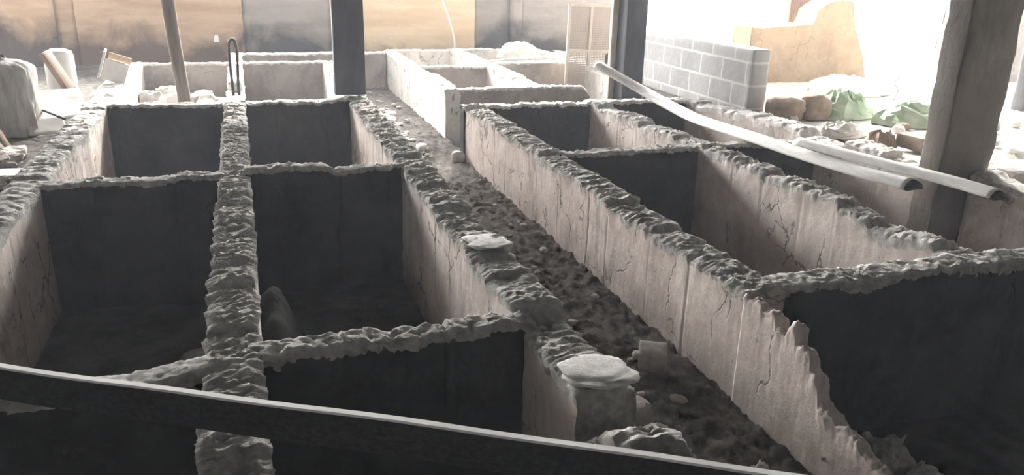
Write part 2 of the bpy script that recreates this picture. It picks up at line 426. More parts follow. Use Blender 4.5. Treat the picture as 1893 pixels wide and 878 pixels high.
# rear wall of butted panels
RY = 9.75
RTOP = .72
def rear_wall():
    V = []; F = []; mi = []
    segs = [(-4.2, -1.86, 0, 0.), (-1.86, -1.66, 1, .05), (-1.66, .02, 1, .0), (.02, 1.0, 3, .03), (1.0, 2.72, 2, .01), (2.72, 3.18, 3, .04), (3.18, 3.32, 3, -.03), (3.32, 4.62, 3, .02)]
    for x0, x1, m_, dy in segs:
        nx = max(3, int((x1 - x0) / .05)); nz = 26
        xs = np.linspace(x0, x1, nx + 1); zs = np.linspace(-.6, RTOP, nz + 1)
        X, Z = np.meshgrid(xs, zs, indexing='ij')
        Y = RY + dy + .02 * fbm(P3(X * 2, Z * 2, 3), 4, 4)
        Zt = np.where(Z > RTOP - .01, Z + .03 * fbm(P3(X * 3, 0, 0), 6, 3), Z)
        o = len(V); V += P3(X, Y, Zt).reshape(-1, 3).tolist(); k = len(V) - o
        V += P3(X, Y * 0 + RY + .25, Zt).reshape(-1, 3).tolist()
        for i in range(nx):
            for j in range(nz):
                a = o + i * (nz + 1) + j
                F.append((a, a + nz + 1, a + nz + 2, a + 1)); mi.append(m_)
                F.append((a + k + 1, a + k + nz + 2, a + k + nz + 1, a + k)); mi.append(m_)
        for i in range(nx):
            a = o + i * (nz + 1) + nz
            F.append((a, a + nz + 1, a + nz + 1 + k, a + k)); mi.append(m_)
        for i in (0, nx):
            for j in range(nz):
                a = o + i * (nz + 1) + j
                F.append((a, a + 1, a + 1 + k, a + k) if i == 0 else (a, a + k, a + 1 + k, a + 1)); mi.append(m_)
    me = mesh_from(V, F, mi, True, 'wall_back')
    return tag(link_mesh('wall_back', me, ['rear_a', 'rear_b', 'rear_c', 'rear_d']), kind='structure')
rear_wall()

# roof over the shed, unseen walls at the side and behind the camera
ROOF_Z, ROOF_Y = 1.62, 8.3
def roof():
    n = 160; xs = np.linspace(-2.4, 4.2, n + 1); V = []; F = []
    for x in xs:
        z = ROOF_Z + .02 * math.sin(x * 40)
        V += [(x, -2.6, z), (x, ROOF_Y, z), (x, -2.6, z + .03), (x, ROOF_Y, z + .03)]
    for i in range(n):
        a, b = i * 4, i * 4 + 4
        F += [(a, a + 1, b + 1, b), (a + 2, b + 2, b + 3, a + 3), (a + 1, a + 3, b + 3, b + 1), (a, b, b + 2, a + 2)]
    k = len(V); z = ROOF_Z - .03  # unseen right-hand extension added to block high sky
    V += [(x, y, z + dz) for dz in (0, .03) for x in (4.2, 6.2) for y in (-2.6, 4.3)]
    F += [tuple(k + q for q in f_) for f_ in ((0, 1, 3, 2), (4, 6, 7, 5), (0, 2, 6, 4), (1, 5, 7, 3), (0, 4, 5, 1), (2, 3, 7, 6))]
    return tag(link_mesh('ceiling', mesh_from(V, F, None, True, 'roof'), 'roof'), kind='structure')
roof()
tag(box('wall_front', (8.4, .15, 1.9), (1.7, -2.6, .35), 'soot', bevel=0), kind='structure')  # unseen wall added to keep the near end dark
tag(box('wall_left', (.15, 9.2, 1.9), (-2.46, 2.0, .35), 'soot', bevel=0), kind='structure')  # unseen wall added to block light from the left
tag(box('wall_right', (.15, 4.9, 1.9), (5.7, -.1, .35), 'soot', bevel=0), kind='structure')

# ------------------------------------------------------------------ the tank banks
ZB = -.72
def flat(s0, s1, z=0.): return [(s0, z), (s1, z)]

def pit_floor(parent, x0, x1, y0, y1, z, seed, mounds=(), mat='ash'):
    def fn(X, Y):
        h = z + .02 * fbm(P3(X * 5, Y * 5, 0), seed, 4) + .01 * np.abs(fbm(P3(X * 22, Y * 22, 0), seed + 3, 4))
        for (mx, my, rx, ry, mh) in mounds:
            d = ((X - mx) / rx) ** 2 + ((Y - my) / ry) ** 2
            h = h + mh * np.exp(-d) * (1 + .25 * fbm(P3(X * 6, Y * 6, 1), seed + 5, 4))
        return h
    return heightfield('pit_floor', x0 - .03, x1 + .03, y0 - .03, y1 + .03, fn, mat, .022, parent)

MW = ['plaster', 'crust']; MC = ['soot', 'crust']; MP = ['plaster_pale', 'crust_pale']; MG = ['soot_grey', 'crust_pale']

A = empty('tank_bank', (0, 1, ZB), 'long left bank of dusty cement tanks passing under the dark foreground board', 'tank')
rect_wall('side_wall', A, 'y', 1.0, 6.1, -1.06, -.91, ZB, [(1, 0), (6.1, 0)], MW, 11)
rect_wall('side_wall', A, 'y', 6.08, 8.42, -1.06, -.91, ZB, [(6, .0), (6.4, .01), (6.5, .03), (7.4, .03), (7.6, 0), (8.4, 0)], MP, 12, step=.02)
rect_wall('divider_wall', A, 'y', .7, 6.06, -.157, -.018, ZB, [(.7, 0), (6, 0)], ['plaster_pale', 'crust'], 13, crust=.017, step=.0065)
rect_wall('divider_wall', A, 'y', 6.04, 9.2, -.14, -.02, ZB, [(6, -.0), (9.2, 0)], MP, 14, step=.025, saw=.008)
rect_wall('side_wall', A, 'y', 1.0, 6.32, .715, .868, ZB,
          [(1.0, -.2), (1.2, -.12), (1.26, -.05), (1.30, .0), (1.38, .015), (1.44, -.01), (1.49, -.07), (1.54, -.12), (1.575, -.12), (1.59, -.01), (1.72, -.005), (1.76, .0), (2.06, -.02), (2.075, -.015), (2.09, .02), (2.3, .01), (2.55, -.0), (2.57, .02), (2.74, .02), (2.76, 0), (6.3, 0)],
          MW, 15, saw=.016, crust=.015, step=.0065)
rect_wall('side_wall', A, 'y', 6.30, 8.42, .74, .86, ZB, flat(6, 8.4, .0), MP, 16, step=.025)
# cross walls
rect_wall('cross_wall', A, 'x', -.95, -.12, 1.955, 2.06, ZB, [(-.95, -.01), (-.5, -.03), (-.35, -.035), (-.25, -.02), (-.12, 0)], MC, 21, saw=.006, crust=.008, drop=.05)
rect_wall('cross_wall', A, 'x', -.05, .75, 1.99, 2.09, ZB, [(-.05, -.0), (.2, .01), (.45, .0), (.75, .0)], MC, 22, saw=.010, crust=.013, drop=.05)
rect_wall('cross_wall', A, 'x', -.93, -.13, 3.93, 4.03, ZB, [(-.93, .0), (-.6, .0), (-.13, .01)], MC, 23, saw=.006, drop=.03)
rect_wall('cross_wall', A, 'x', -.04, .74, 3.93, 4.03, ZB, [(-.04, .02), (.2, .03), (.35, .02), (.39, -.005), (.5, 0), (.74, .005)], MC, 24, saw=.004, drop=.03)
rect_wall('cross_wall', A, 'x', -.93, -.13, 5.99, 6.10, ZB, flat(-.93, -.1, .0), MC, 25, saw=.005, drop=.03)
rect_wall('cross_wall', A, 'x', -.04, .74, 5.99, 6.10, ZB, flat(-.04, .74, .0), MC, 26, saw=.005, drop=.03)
rect_wall('cross_wall', A, 'x', -.93, -.12, 8.33, 8.42, ZB, flat(-.93, -.1, .0), MG, 27, step=.02, saw=.005, drop=.03)
rect_wall('cross_wall', A, 'x', -.04, .80, 8.33, 8.42, ZB, flat(-.04, .8, .0), MG, 28, step=.02, saw=.005, drop=.03)
rect_wall('cross_wall', A, 'x', -.14, 1.51, 9.14, 9.25, ZB, flat(-.14, 1.51, .0), MG, 29, step=.03, saw=.005, drop=.03)
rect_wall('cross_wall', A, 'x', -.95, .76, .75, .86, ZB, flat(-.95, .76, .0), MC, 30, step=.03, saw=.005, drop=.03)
pit_floor(A, -.91, -.157, .86, 1.96, -.62, 31)
pit_floor(A, -.018, .72, .86, 1.99, -.62, 32)
pit_floor(A, -.91, -.157, 2.06, 3.93, -.62, 33, [(-.2, 2.75, .22, .4, .26), (-.55, 2.3, .25, .2, .12), (-.85, 2.6, .12, .3, .10)])
pit_floor(A, -.018, .715, 2.09, 3.93, -.62, 34, [(.03, 2.85, .13, .45, .40), (.35, 2.5, .3, .2, .10)])
pit_floor(A, -.91, -.157, 4.03, 5.99, -.62, 35)
pit_floor(A, -.018, .715, 4.03, 5.99, -.62, 36)
pit_floor(A, -.91, -.157, 6.1, 8.33, -.40, 37, [(-.35, 7.3, .3, .4, .12)], 'earth')
pit_floor(A, -.018, .74, 6.1, 8.33, -.40, 38, [(.4, 7.3, .3, .4, .05)], 'earth')

B = empty('tank_bank', (2.4, 6.4, ZB), 'sunlit short bank of pale tanks at the rear centre, beyond the channel end', 'tank')
rect_wall('side_wall', B, 'y', 6.36, 9.4, 1.53, 1.66, ZB, [(6.36, .0), (7.05, .02), (7.5, .0), (7.52, -.02), (9.4, .0)], MP, 41, step=.016)
rect_wall('cross_wall', B, 'x', 1.56, 2.86, 6.36, 6.46, ZB, [(1.56, 0), (2.74, 0), (2.80, -.06), (2.86, -.2)], MG, 42, saw=.004, drop=.03)
rect_wall('divider_wall', B, 'y', 6.45, 9.4, 2.31, 2.43, ZB, [(6.45, 0), (7, .0), (7.5, .02), (9.4, .0)], MP, 43, step=.016)
rect_wall('cross_wall', B, 'x', 1.64, 2.33, 7.82, 7.92, ZB, flat(1.64, 2.33, 0), MG, 44, step=.02, saw=.004, drop=.03)
rect_wall('cross_wall', B, 'x', 2.42, 3.36, 7.92, 8.02, ZB, flat(2.42, 3.36, 0.02), MG, 45, step=.02, saw=.004, drop=.03)
rect_wall('cross_wall', B, 'x', 1.55, 3.4, 9.36, 9.46, ZB, flat(1.55, 3.4, 0), MP, 46, step=.03, saw=.004, drop=.03)
rect_wall('side_wall', B, 'y', 6.55, 9.4, 3.30, 3.42, ZB, [(6.55, -.03), (7.3, -.02), (7.9, .03), (9.4, 0)], MP, 47, step=.02)
pit_floor(B, 1.65, 2.32, 6.46, 7.82, -.42, 48, mat='earth')
pit_floor(B, 1.65, 2.32, 7.92, 9.37, -.30, 49, mat='yard')
pit_floor(B, 2.42, 3.31, 6.46, 7.93, -.42, 50, mat='earth')

C = empty('tank_bank', (2.4, 2, ZB), 'long right bank of cement tanks with pinkish stained outer wall, under the two gutters', 'tank')
rect_wall('side_wall', C, 'y', 2.03, 5.62, 1.495, 1.64, ZB, [(2.03, -.005), (2.3, .005), (5.6, 0)], MW, 61, saw=.013, crust=.014, step=.0065, endrag=.02)
# where the blocks are gone only a torn skin of plaster still stands
rect_wall('plaster_skin', C, 'y', .9, 2.04, 1.488, 1.532, ZB,
          [(.9, -.42), (1.1, -.36), (1.25, -.28), (1.38, -.24), (1.47, -.21), (1.55, -.20), (1.60, -.185), (1.635, -.17), (1.65, -.11), (1.69, -.10), (1.70, -.055), (1.76, -.05), (1.775, .0), (1.80, -.02), (1.82, -.05), (1.86, -.045), (1.875, -.01), (2.04, -.005)],
          ['plaster', 'plaster'], 76, step=.006, saw=.0, crust=.018, lip=.006, endrag=.02, joint=9)
rect_wall('broken_footing', C, 'y', .95, 1.66, 1.53, 1.70, ZB, [(.95, -.46), (1.2, -.36), (1.4, -.29), (1.55, -.27), (1.6, -.33), (1.66, -.5)], MW, 77, step=.008, saw=.01, crust=.04, lip=.03)
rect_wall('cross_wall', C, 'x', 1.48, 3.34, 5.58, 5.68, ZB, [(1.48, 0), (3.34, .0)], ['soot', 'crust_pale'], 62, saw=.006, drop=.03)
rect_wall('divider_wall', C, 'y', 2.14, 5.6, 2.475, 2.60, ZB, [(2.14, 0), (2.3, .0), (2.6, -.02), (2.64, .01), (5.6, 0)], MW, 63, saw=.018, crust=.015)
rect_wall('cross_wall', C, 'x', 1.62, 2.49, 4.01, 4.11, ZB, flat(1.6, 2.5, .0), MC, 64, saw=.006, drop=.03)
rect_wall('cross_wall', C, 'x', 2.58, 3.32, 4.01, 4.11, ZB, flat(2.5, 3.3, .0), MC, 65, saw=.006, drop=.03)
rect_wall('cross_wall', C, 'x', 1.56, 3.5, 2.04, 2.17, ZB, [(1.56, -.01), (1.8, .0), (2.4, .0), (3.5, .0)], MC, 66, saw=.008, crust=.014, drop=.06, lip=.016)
rect_wall('side_wall', C, 'y', 3.18, 5.70, 3.30, 3.45, ZB, [(3.18, .03), (3.6, .05), (3.75, .06), (3.80, -.01), (4.15, .0), (4.2, .04), (4.6, .05), (5.2, .01), (5.7, -.01)], ['plaster', 'crust_pale'], 67, saw=.02, joint=.45)
rect_wall('side_wall', C, 'y', 1.2, 2.98, 3.42, 3.58, ZB, [(1.2, 0), (2.98, .05)], MW, 68, step=.03)
pit_floor(C, 1.64, 2.475, 4.11, 5.58, -.62, 71)
pit_floor(C, 2.60, 3.32, 4.11, 5.58, -.62, 72)
pit_floor(C, 1.64, 2.475, 2.17, 4.01, -.62, 73)
pit_floor(C, 2.60, 3.5, 2.17, 4.01, -.62, 74)
pit_floor(C, 1.64, 3.5, .9, 2.04, -.62, 75)

# ------------------------------------------------------------------ posts
def post(name, x0, x1, y0, y1, z0, z1, mat, label, seed, lean=(0, 0), rag=.006):
    w, d, h = x1 - x0, y1 - y0, z1 - z0
    o = box(name, (w, d, h), ((x0 + x1) / 2 + 0, (y0 + y1) / 2, (z0 + z1) / 2), mat, bevel=.008, rag=rag, seed=seed, cuts=.05)
    return tag(o, label, 'post')
post('support_post', .632, .862, 6.14, 6.24, .015, ROOF_Z - .02, 'post_blue', 'wide slate grey post standing on the left tank bank, second upright from the left', 81, rag=.004)
post('support_post', 2.945, 3.125, 6.02, 6.34, -.42, ROOF_Z - .02, 'post_blue', 'grey post with pale left side standing behind the right tanks, next to the netting frame', 82, rag=.003)
bat = box('batten', (.05, .05, ROOF_Z + .38), (-.09 - .028, .02, 0), 'frame_wood', bpy.data.objects['support_post.001'], bevel=.004, rag=.003, cuts=.06); bat['label'] = 'pale timber batten on the left side'
post('concrete_pillar', 3.23, 3.55, 3.0, 3.14, -.42, ROOF_Z - .02, 'concrete', 'thick rough concrete pillar in the right foreground behind the gutter end', 83, rag=.012)
sweep_pts = [(-.425, 6.22, -.40), (-.43, 6.21, 0), (-.46, 6.19, .5), (-.50, 6.16, ROOF_Z - .04)]
pole = sweep('timber_pole', smooth_path(sweep_pts, 8), [(a * 1.05, b) for a, b in circle_ring(.042, 14)], 'timber_grey')
tag(pole, 'thin leaning brown timber pole rising from the rear left pit', 'pole')

# rebar hairpin on the divider
rb = smooth_path([(-.095, 6.33, .0), (-.10, 6.33, .2), (-.10, 6.33, .36), (-.085, 6.33, .405), (-.055, 6.33, .40), (-.045, 6.33, .3), (-.055, 6.33, .1), (-.055, 6.33, .0)], 8)
tag(sweep('steel_rod', rb, circle_ring(.011, 8), 'metal_dark'), 'dark bent steel rod sticking up from the left bank divider', 'rod')
sl = rock('cement_lump', (.11, .16, .08), (-.08, 6.55, .01), 'crust_pale', 5); tag(sl, 'pale cement lump behind the bent steel rod', 'rubble')

# ------------------------------------------------------------------ foreground board on edge
p0 = Vector((-1.25, 2.285, .060)); p1 = Vector((1.35, .80, .060))
bpts = [p0.lerp(p1, k / 40) for k in range(41)]
for k, p in enumerate(bpts): p.z += .0015 * math.sin(k * .9) + .002 * math.sin(k * .33)
ring = [(-.011, -.042), (-.011, .038), (-.008, .042), (.008, .042), (.011, .038), (.011, -.042)]
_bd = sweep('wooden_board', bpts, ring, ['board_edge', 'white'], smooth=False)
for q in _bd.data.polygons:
    if q.normal.z > .55: q.material_index = 1  # top faces coloured white to stand for back light on the edge
tag(_bd, 'long dark board on edge across the foreground with a bright top edge', 'board')

# ------------------------------------------------------------------ gutters over the right bank
g1 = smooth_path([(2.68, 5.96, .225), (2.80, 5.75, .140), (2.91, 5.5, .06), (2.94, 5.1, .01), (2.91, 4.7, .0), (2.88, 4.06, .02), (2.865, 3.5, .03), (2.88, 3.1, .04), (2.92, 2.85, .045)], 10)
G = sweep('roof_gutter', g1, gutter_ring(.062, .008), 'pvc'); tag(G, 'longer white gutter sagging from the rear post across the right pits', 'gutter')
g2 = smooth_path([(2.86, 3.62, .09), (2.95, 3.12, .09), (3.02, 2.75, .09), (3.04, 2.50, .09)], 12)
G2 = sweep('roof_gutter', g2, gutter_ring(.052, .008), 'pvc'); tag(G2, 'shorter white gutter lying on the long one and ending before the concrete pillar', 'gutter')

for g_, pts_, r_0 in ((G, g1, .055), (G2, g2, .045)):
    a_, b_ = Vector(pts_[-2]), Vector(pts_[-1]); d_ = (b_ - a_).normalized()
    rg = [(-r_0 * math.cos(math.pi * k / 10), -.004 + r_0 * .68 * math.sin(math.pi * k / 10)) for k in range(11)]
    e_ = sweep('end_cap', [b_ - d_ * .03, b_ + d_ * .012, b_ + d_ * .02], rg, 'charcoal', g_); e_['label'] = 'black end of the gutter'  # dark plug added where the hollow end is only in shade

# ------------------------------------------------------------------ channel debris
def ch_z(x, y): return float(hfloor(np.array([[x]]), np.array([[y]]))[0, 0])
def thin_slab(name, size, loc, mat, label, cat, rot=(0, 0, 0), seed=0, rag=.006, group=None):
    o = box(name, size, loc, mat, bevel=.003, rag=rag, seed=seed, cuts=.02, rot=rot)
    return tag(o, label, cat, group)
tag(rock('stone_slab', (.14, .125, .014), (.80, 2.655, .022), 'crust_pale', 3, .45, 4), 'flat pale stone slab on the right wall of the left bank, halfway along', 'stone')
tag(rock('stone_slab', (.165, .14, .015), (.80, 1.668, .006), 'crust_pale', 4, .4, 4), 'round flat pale stone slab on the nearest end of the left bank wall', 'stone')
thin_slab('foam_block', (.10, .09, .075), (1.325, 2.31, -.345), 'rock', 'small square grey block standing in the channel near the front', 'block', (.18, .0, -.50), 5, .003)
thin_slab('broken_tile', (.16, .05, .012), (1.02, 4.05, -.33), 'rock', 'thin broken tile leaning on rubble beside the left bank wall', 'tile', (.1, .2, .4), 6, .005)
tag(rock('round_stone', (.085, .085, .085), (1.43, 5.55, -.40), 'rock', 11, .2), 'round stone at the far corner of the right tank bank', 'stone')
tag(crumple('paper_scrap', (.16, .07, .05), (1.30, 1.63, ch_z(1.3, 1.63) - .0), 'white', 5, .5, .8, 24), 'small crumpled white paper scrap in the channel by the dark board', 'paper')
tag(rock('mortar_lump', (.20, .17, .09), (1.02, 1.98, -.37), 'crust', 12, .4), 'lump of fallen mortar beside the near end of the left bank wall', 'rubble')
spots = []
r_ = random.Random(21)
for k in range(120):
    y = 1.6 + 7.2 * r_.random() ** .8; x = .93 + .5 * r_.random() ** 1.3; spots.append((x, y, r_.uniform(.02, .055)))
for k in range(34):
    spots.append((.92 + r_.random() * .38, r_.uniform(5.6, 7.6), r_.uniform(.04, .10)))
protos = []
for k in range(6):
    pass
for k, (x, y, s_) in enumerate(spots):
    pale = y > 5.4
    if k < 6 or (120 <= k < 126):
        o = rock('rubble_stone', (.06, .05, .035), (0, 0, 0), 'rock_pale' if k >= 120 else 'rock', 30 + k, .4, 2, r_.random() * 3)
        protos.append(o)
    else:
        src = protos[(6 + k % 6) if pale and k > 126 else k % 6]
        o = src.copy(); COL.objects.link(o)
    sc = s_ / .06
    o.scale = (sc, sc * r_.uniform(.7, 1.2), sc * r_.uniform(.7, 1.2)); o.rotation_euler = (0, 0, r_.random() * 6)
    o.location = (x * S, y * S, (ch_z(x, y) + .010 * sc) * S)
    if pale: tag(o, 'pale rubble stone strewn in the far half of the channel', 'stone', 'pale rubble in the far channel')
    else: tag(o, 'small grey rubble stone strewn in the near half of the channel', 'stone', 'grey rubble in the near channel')

# rubble in the rear left pit
for k in range(14):
    x = -.85 + r_.random() * .65; y = r_.uniform(6.9, 8.1)
    o = rock('rubble_stone', (r_.uniform(.12, .24), .15, r_.uniform(.10, .20)), (x, y, -.34), 'rock_pale' if k % 3 else 'rock', 60 + k, .5, 3, r_.random() * 3)
    tag(o, 'broken stone lying in the rear left pit behind the timber pole', 'stone', 'rubble in the rear left pit')

# ------------------------------------------------------------------ left side clutter
def sacking(name, w, d, h, loc, seed, label):
    n, m = 64, 30
    th = np.linspace(0, 2 * math.pi, n, endpoint=False); t = np.linspace(0, 1, m)
    TH, T = np.meshgrid(th, t, indexing='ij')
    ex = np.sign(np.cos(TH)) * np.abs(np.cos(TH)) ** .55; ey = np.sign(np.sin(TH)) * np.abs(np.sin(TH)) ** .55
    r = np.where(T > .86, np.sqrt(np.clip(1 - ((T - .86) / .14) ** 2, 0, 1)), 1)
    fold = 1 + .20 * fbm(P3(np.cos(TH) * 3.4, np.sin(TH) * 3.4, T * 1.6), seed, 5) + .06 * np.sin(TH * 9 + T) * (1 - T * .6)
    x = ex * w / 2 * r * fold; y = ey * d / 2 * r * fold; z = T * h + .03 * fbm(P3(x * 8, y * 8, 0), seed, 3) * (T > .5)
    V = P3(x, y, z).reshape(-1, 3)
    F = [(i * m + j, ((i + 1) % n) * m + j, ((i + 1) % n) * m + j + 1, i * m + j + 1) for i in range(n) for j in range(m - 1)]
    F += [tuple(i * m for i in range(n))[::-1], tuple(i * m + m - 1 for i in range(n))]
    o = link_mesh(name, mesh_from(V, F, None, True, name), 'sack'); o.location = [c * S for c in loc]
    return tag(o, label, 'sack')
sacking('woven_sack', .40, .26, .49, (-1.50, 5.92, -.15), 3, 'tall whitish woven sack standing at the left edge of the photo')
tag(crumple('dark_rag', (.24, .2, .05), (-1.56, 5.92, .335), 'charcoal', 9, .3, .6, 24), 'dark rag lying on top of the white sack', 'rag')

def plank(name, a, b, w, t, mat, label, roll=0.):
    a, b = Vector(a), Vector(b); L = (b - a).length
    o = box(name, (w, t, L), (a + b) / 2, mat, bevel=.003, rag=.002, cuts=.08, seed=int(L * 100))
    q = (b - a).to_track_quat('Z', 'Y'); o.rotation_mode = 'QUATERNION'
    from mathutils import Quaternion
    o.rotation_quaternion = q @ Quaternion((0, 0, 1), roll)
    return tag(o, label, 'plank')
plank('wooden_plank', (-1.36, 6.62, .30), (-1.17, 6.62, -.10), .13, .035, 'timber', 'short wide brown plank slanting beside the white sack', 0.2)
plank('wooden_plank', (-1.52, 5.45, .16), (-1.39, 5.40, -.13), .05, .03, 'timber', 'narrow brown plank leaning on the front of the white sack')
plank('wooden_plank', (-1.60, 5.40, .12), (-1.37, 5.25, -.14), .05, .035, 'timber_grey', 'dull brown plank slanting at the very left edge of the photo')
# container
cont = empty('plastic_container', (-1.37, 7.12, -.15), 'upright white plastic container behind the brown plank', 'container')
V = []; n = 28
prof = [(.0, 0), (.095, 0), (.105, .02), (.105, .36), (.095, .40), (.05, .42), (.0, .42)]
me = bmesh.new()
rings = []
for r0, z in prof:
    rings.append([me.verts.new(Vector((r0 * math.copysign(abs(math.cos(2 * math.pi * k / n)) ** .7, math.cos(2 * math.pi * k / n)), r0 * math.sin(2 * math.pi * k / n), z)) * S) for k in range(n)])
for i in range(len(rings) - 1):
    for k in range(n): me.faces.new((rings[i][k], rings[i][(k + 1) % n], rings[i + 1][(k + 1) % n], rings[i + 1][k]))
bmesh.ops.remove_doubles(me, verts=me.verts, dist=1e-5)
mm = bpy.data.meshes.new('body'); me.to_mesh(mm); me.free(); mm.polygons.foreach_set('use_smooth', [True] * len(mm.polygons))
link_mesh('body', mm, 'white', cont)
# white boards lying against the left wall
thin_slab('white_sheet', (.30, .34, .012), (-1.24, 6.30, -.02), 'white', 'large white sheet lying tilted beside the left bank wall', 'sheet', (.45, .0, .35), 7, .004)
thin_slab('white_sheet', (.22, .17, .012), (-1.26, 5.85, -.09), 'white', 'smaller white sheet in front of the large tilted one', 'sheet', (.5, .0, .3), 8, .004)
thin_slab('white_sheet', (.32, .14, .01), (-1.30, 4.66, -.11), 'white', 'white sheet at the left edge beside the left bank wall, nearest of the sheets', 'sheet', (.05, .0, .05), 9, .003)
plank('wooden_stick', (-1.33, 6.02, .0), (-1.13, 5.78, -.035), .018, .014, 'timber_dark', 'thin dark stick lying across the white sheets')
crt = empty('open_carton', (-1.0, 6.98, .045), 'white open carton tilted on the rear end of the left wall', 'carton', rot=(0, .35, .1))
bx_ = box('panel', (.018, .22, .21), (-.09, 0, .105), 'white', crt); box('panel', (.17, .018, .16), (.01, -.10, .08), 'white', crt)
box('flap', (.16, .012, .06), (.02, -.09, .19), 'timber_tan', crt, rot=(.5, 0, 0))
r_ = random.Random(5)
for k in range(46):
    x = -1.23 - .46 * r_.random(); y = r_.uniform(3.6, 5.5)
    sz = r_.uniform(.05, .13)
    o = rock('rubble_stone', (sz, sz * r_.uniform(.6, 1), sz * .55), (x, y, -.15), 'rock' if k % 3 else 'rock_pale', 100 + k, .8, 3, r_.random() * 3)
    tag(o, 'rubble stone heaped outside the left bank wall', 'stone', 'rubble outside the left wall')

# ------------------------------------------------------------------ rear clutter
fr = empty('netting_frame', (3.32, 7.62, -.3), 'tall pale wooden frame covered with tan netting, leaning behind the rear post', 'frame', rot=(-.04, .03, 0))
for x in (-.235, -.0, .235): box('stile', (.028, .025, .92), (x, 0, .46), 'frame_wood', fr, bevel=.002)
for z in (.02, .46, .905): box('rail', (.47, .028, .028), (0, -.004, z), 'frame_wood', fr, bevel=.002)
def net():
    V = []; F = []; n = 26; m = 50
    for i in range(n + 1):
        x = -.22 + .44 * i / n; k = len(V); w = .0058
        V += [(x - w, .0, .03), (x + w, .0, .03), (x + w, .0, .90), (x - w, .0, .90)]; F.append((k, k + 1, k + 2, k + 3))
    for j in range(m + 1):
        z = .03 + .87 * j / m; k = len(V); w = .0058
        V += [(-.22, .002, z - w), (.22, .002, z - w), (.22, .002, z + w), (-.22, .002, z + w)]; F.append((k, k + 1, k + 2, k + 3))
    return mesh_from(V, F, None, False, 'net')
link_mesh('netting', net(), 'netting', fr)
tag(sweep('white_stick', [(2.26, 7.78, .045), (2.6, 7.87, .06), (3.0, 7.95, .075), (3.38, 8.0, .085)], rect_ring(.03, .02), 'white', smooth=False), 'long white stick lying across the right tank of the rear bank', 'stick')
thin_slab('white_sheet', (.36, .10, .01), (2.86, 7.85, .03), 'white', 'narrow white strip of sheet under the long white stick at the rear', 'sheet', (.1, 0, .05), 12, .004)
tag(crumple('cement_pile', (.5, .4, .16), (2.95, 8.7, -.02), 'rock_pale', 15, 0, .4, 30), 'pale heap behind the long white stick at the rear wall', 'rubble')
tag(rock('dark_lump', (.15, .12, .15), (3.50, 7.42, .01), 'charcoal', 22), 'dark lump at the foot of the netting frame', 'lump')
tag(crumple('paper_scrap', (.06, .03, .10), (-.27, 9.68, .07), 'white', 8, 0, .4, 7, facet=True), 'tiny bright white scrap against the tan rear wall', 'paper')  # white shape put where light shows through a hole in the wall
tag(sweep('dry_twig', smooth_path([(5.35, 5.6, -.06), (5.38, 5.6, .02), (5.33, 5.6, .09), (5.37, 5.6, .14), (5.34, 5.6, .15)], 6), circle_ring(.006, 6), 'timber_grey'), 'thin crooked dry twig standing in the bright yard behind the green sheeting', 'twig')
# bent strip fixed to the rear wall
tag(sweep('metal_strip', smooth_path([(2.42, 9.66, -.12), (2.44, 9.66, .05), (2.38, 9.66, .3), (2.27, 9.66, .62), (2.2, 9.66, .9)], 8), rect_ring(.02, .03), 'white', smooth=False), 'thin curved pale strip standing against the yellow rear wall panel', 'strip')

# ------------------------------------------------------------------ low block wall
bw = tag(box('block_wall', (.15, 1.76, .53), (3.635, 6.02, .165), 'blockwork', bevel=.02, rag=.008, cuts=.05, seed=4), 'low grey hollow block wall beyond the right tanks', 'wall')

# ruined mud wall outside
def outline_wall(name, pts, y, th, mat, label, seed, cat='wall'):
    """upright slab cut to an outline in X,Z; pts run round it"""
    bm = bmesh.new(); P = []
    for i, (x, z) in enumerate(pts):
        x2, z2 = pts[(i + 1) % len(pts)]; L = math.hypot(x2 - x, z2 - z); k = max(1, int(L / .04))
        for j in range(k):
            t = j / k; P.append((x + (x2 - x) * t, z + (z2 - z) * t))
    P = np.array(P); d = fbm(P3(P[:, 0] * 7, P[:, 1] * 7, 0), seed, 4) * .02; P = P + np.stack([d, -d * .7], 1)
    vs = [bm.verts.new(Vector((x, y, z)) * S) for x, z in P]
    f = bm.faces.new(vs); bmesh.ops.triangulate(bm, faces=[f])
    ext = bmesh.ops.extrude_face_region(bm, geom=bm.faces[:])
    bmesh.ops.translate(bm, verts=[g for g in ext['geom'] if isinstance(g, bmesh.types.BMVert)], vec=(0, th * S, 0))
    bmesh.ops.recalc_face_normals(bm, faces=bm.faces[:])
    me = bpy.data.meshes.new(name); bm.to_mesh(me); bm.free()
    return tag(link_mesh(name, me, mat), label, cat)
outline_wall('mud_wall', [(4.62, -.1), (6.05, -.1), (5.98, .15), (5.82, .45), (5.74, .71), (5.60, .73), (5.48, .70), (5.34, .62), (5.30, .49), (5.0, .47), (4.62, .46)], 6.75, .3, 'mud', 'ruined tan mud wall with a notched top standing in the bright yard', 3)
tag(box('brown_door', (.46, .05, 1.1), (5.64, 7.3, .45), 'timber', bevel=.01), 'brown door seen over the notch of the ruined mud wall', 'door')
outline_wall('mud_wall', [(6.75, -.1), (8.6, -.1), (8.6, 1.3), (6.9, 1.3), (6.85, .5)], 6.4, .3, 'soot_grey', 'greyish wall in the yard right of the concrete pillar', 6)
tag(box('tree_trunk', (.18, .16, .74), (6.14, 4.98, .28), 'timber_dark', bevel=.03, rag=.01, cuts=.06), 'dark stump standing at the right edge of the photo', 'trunk')

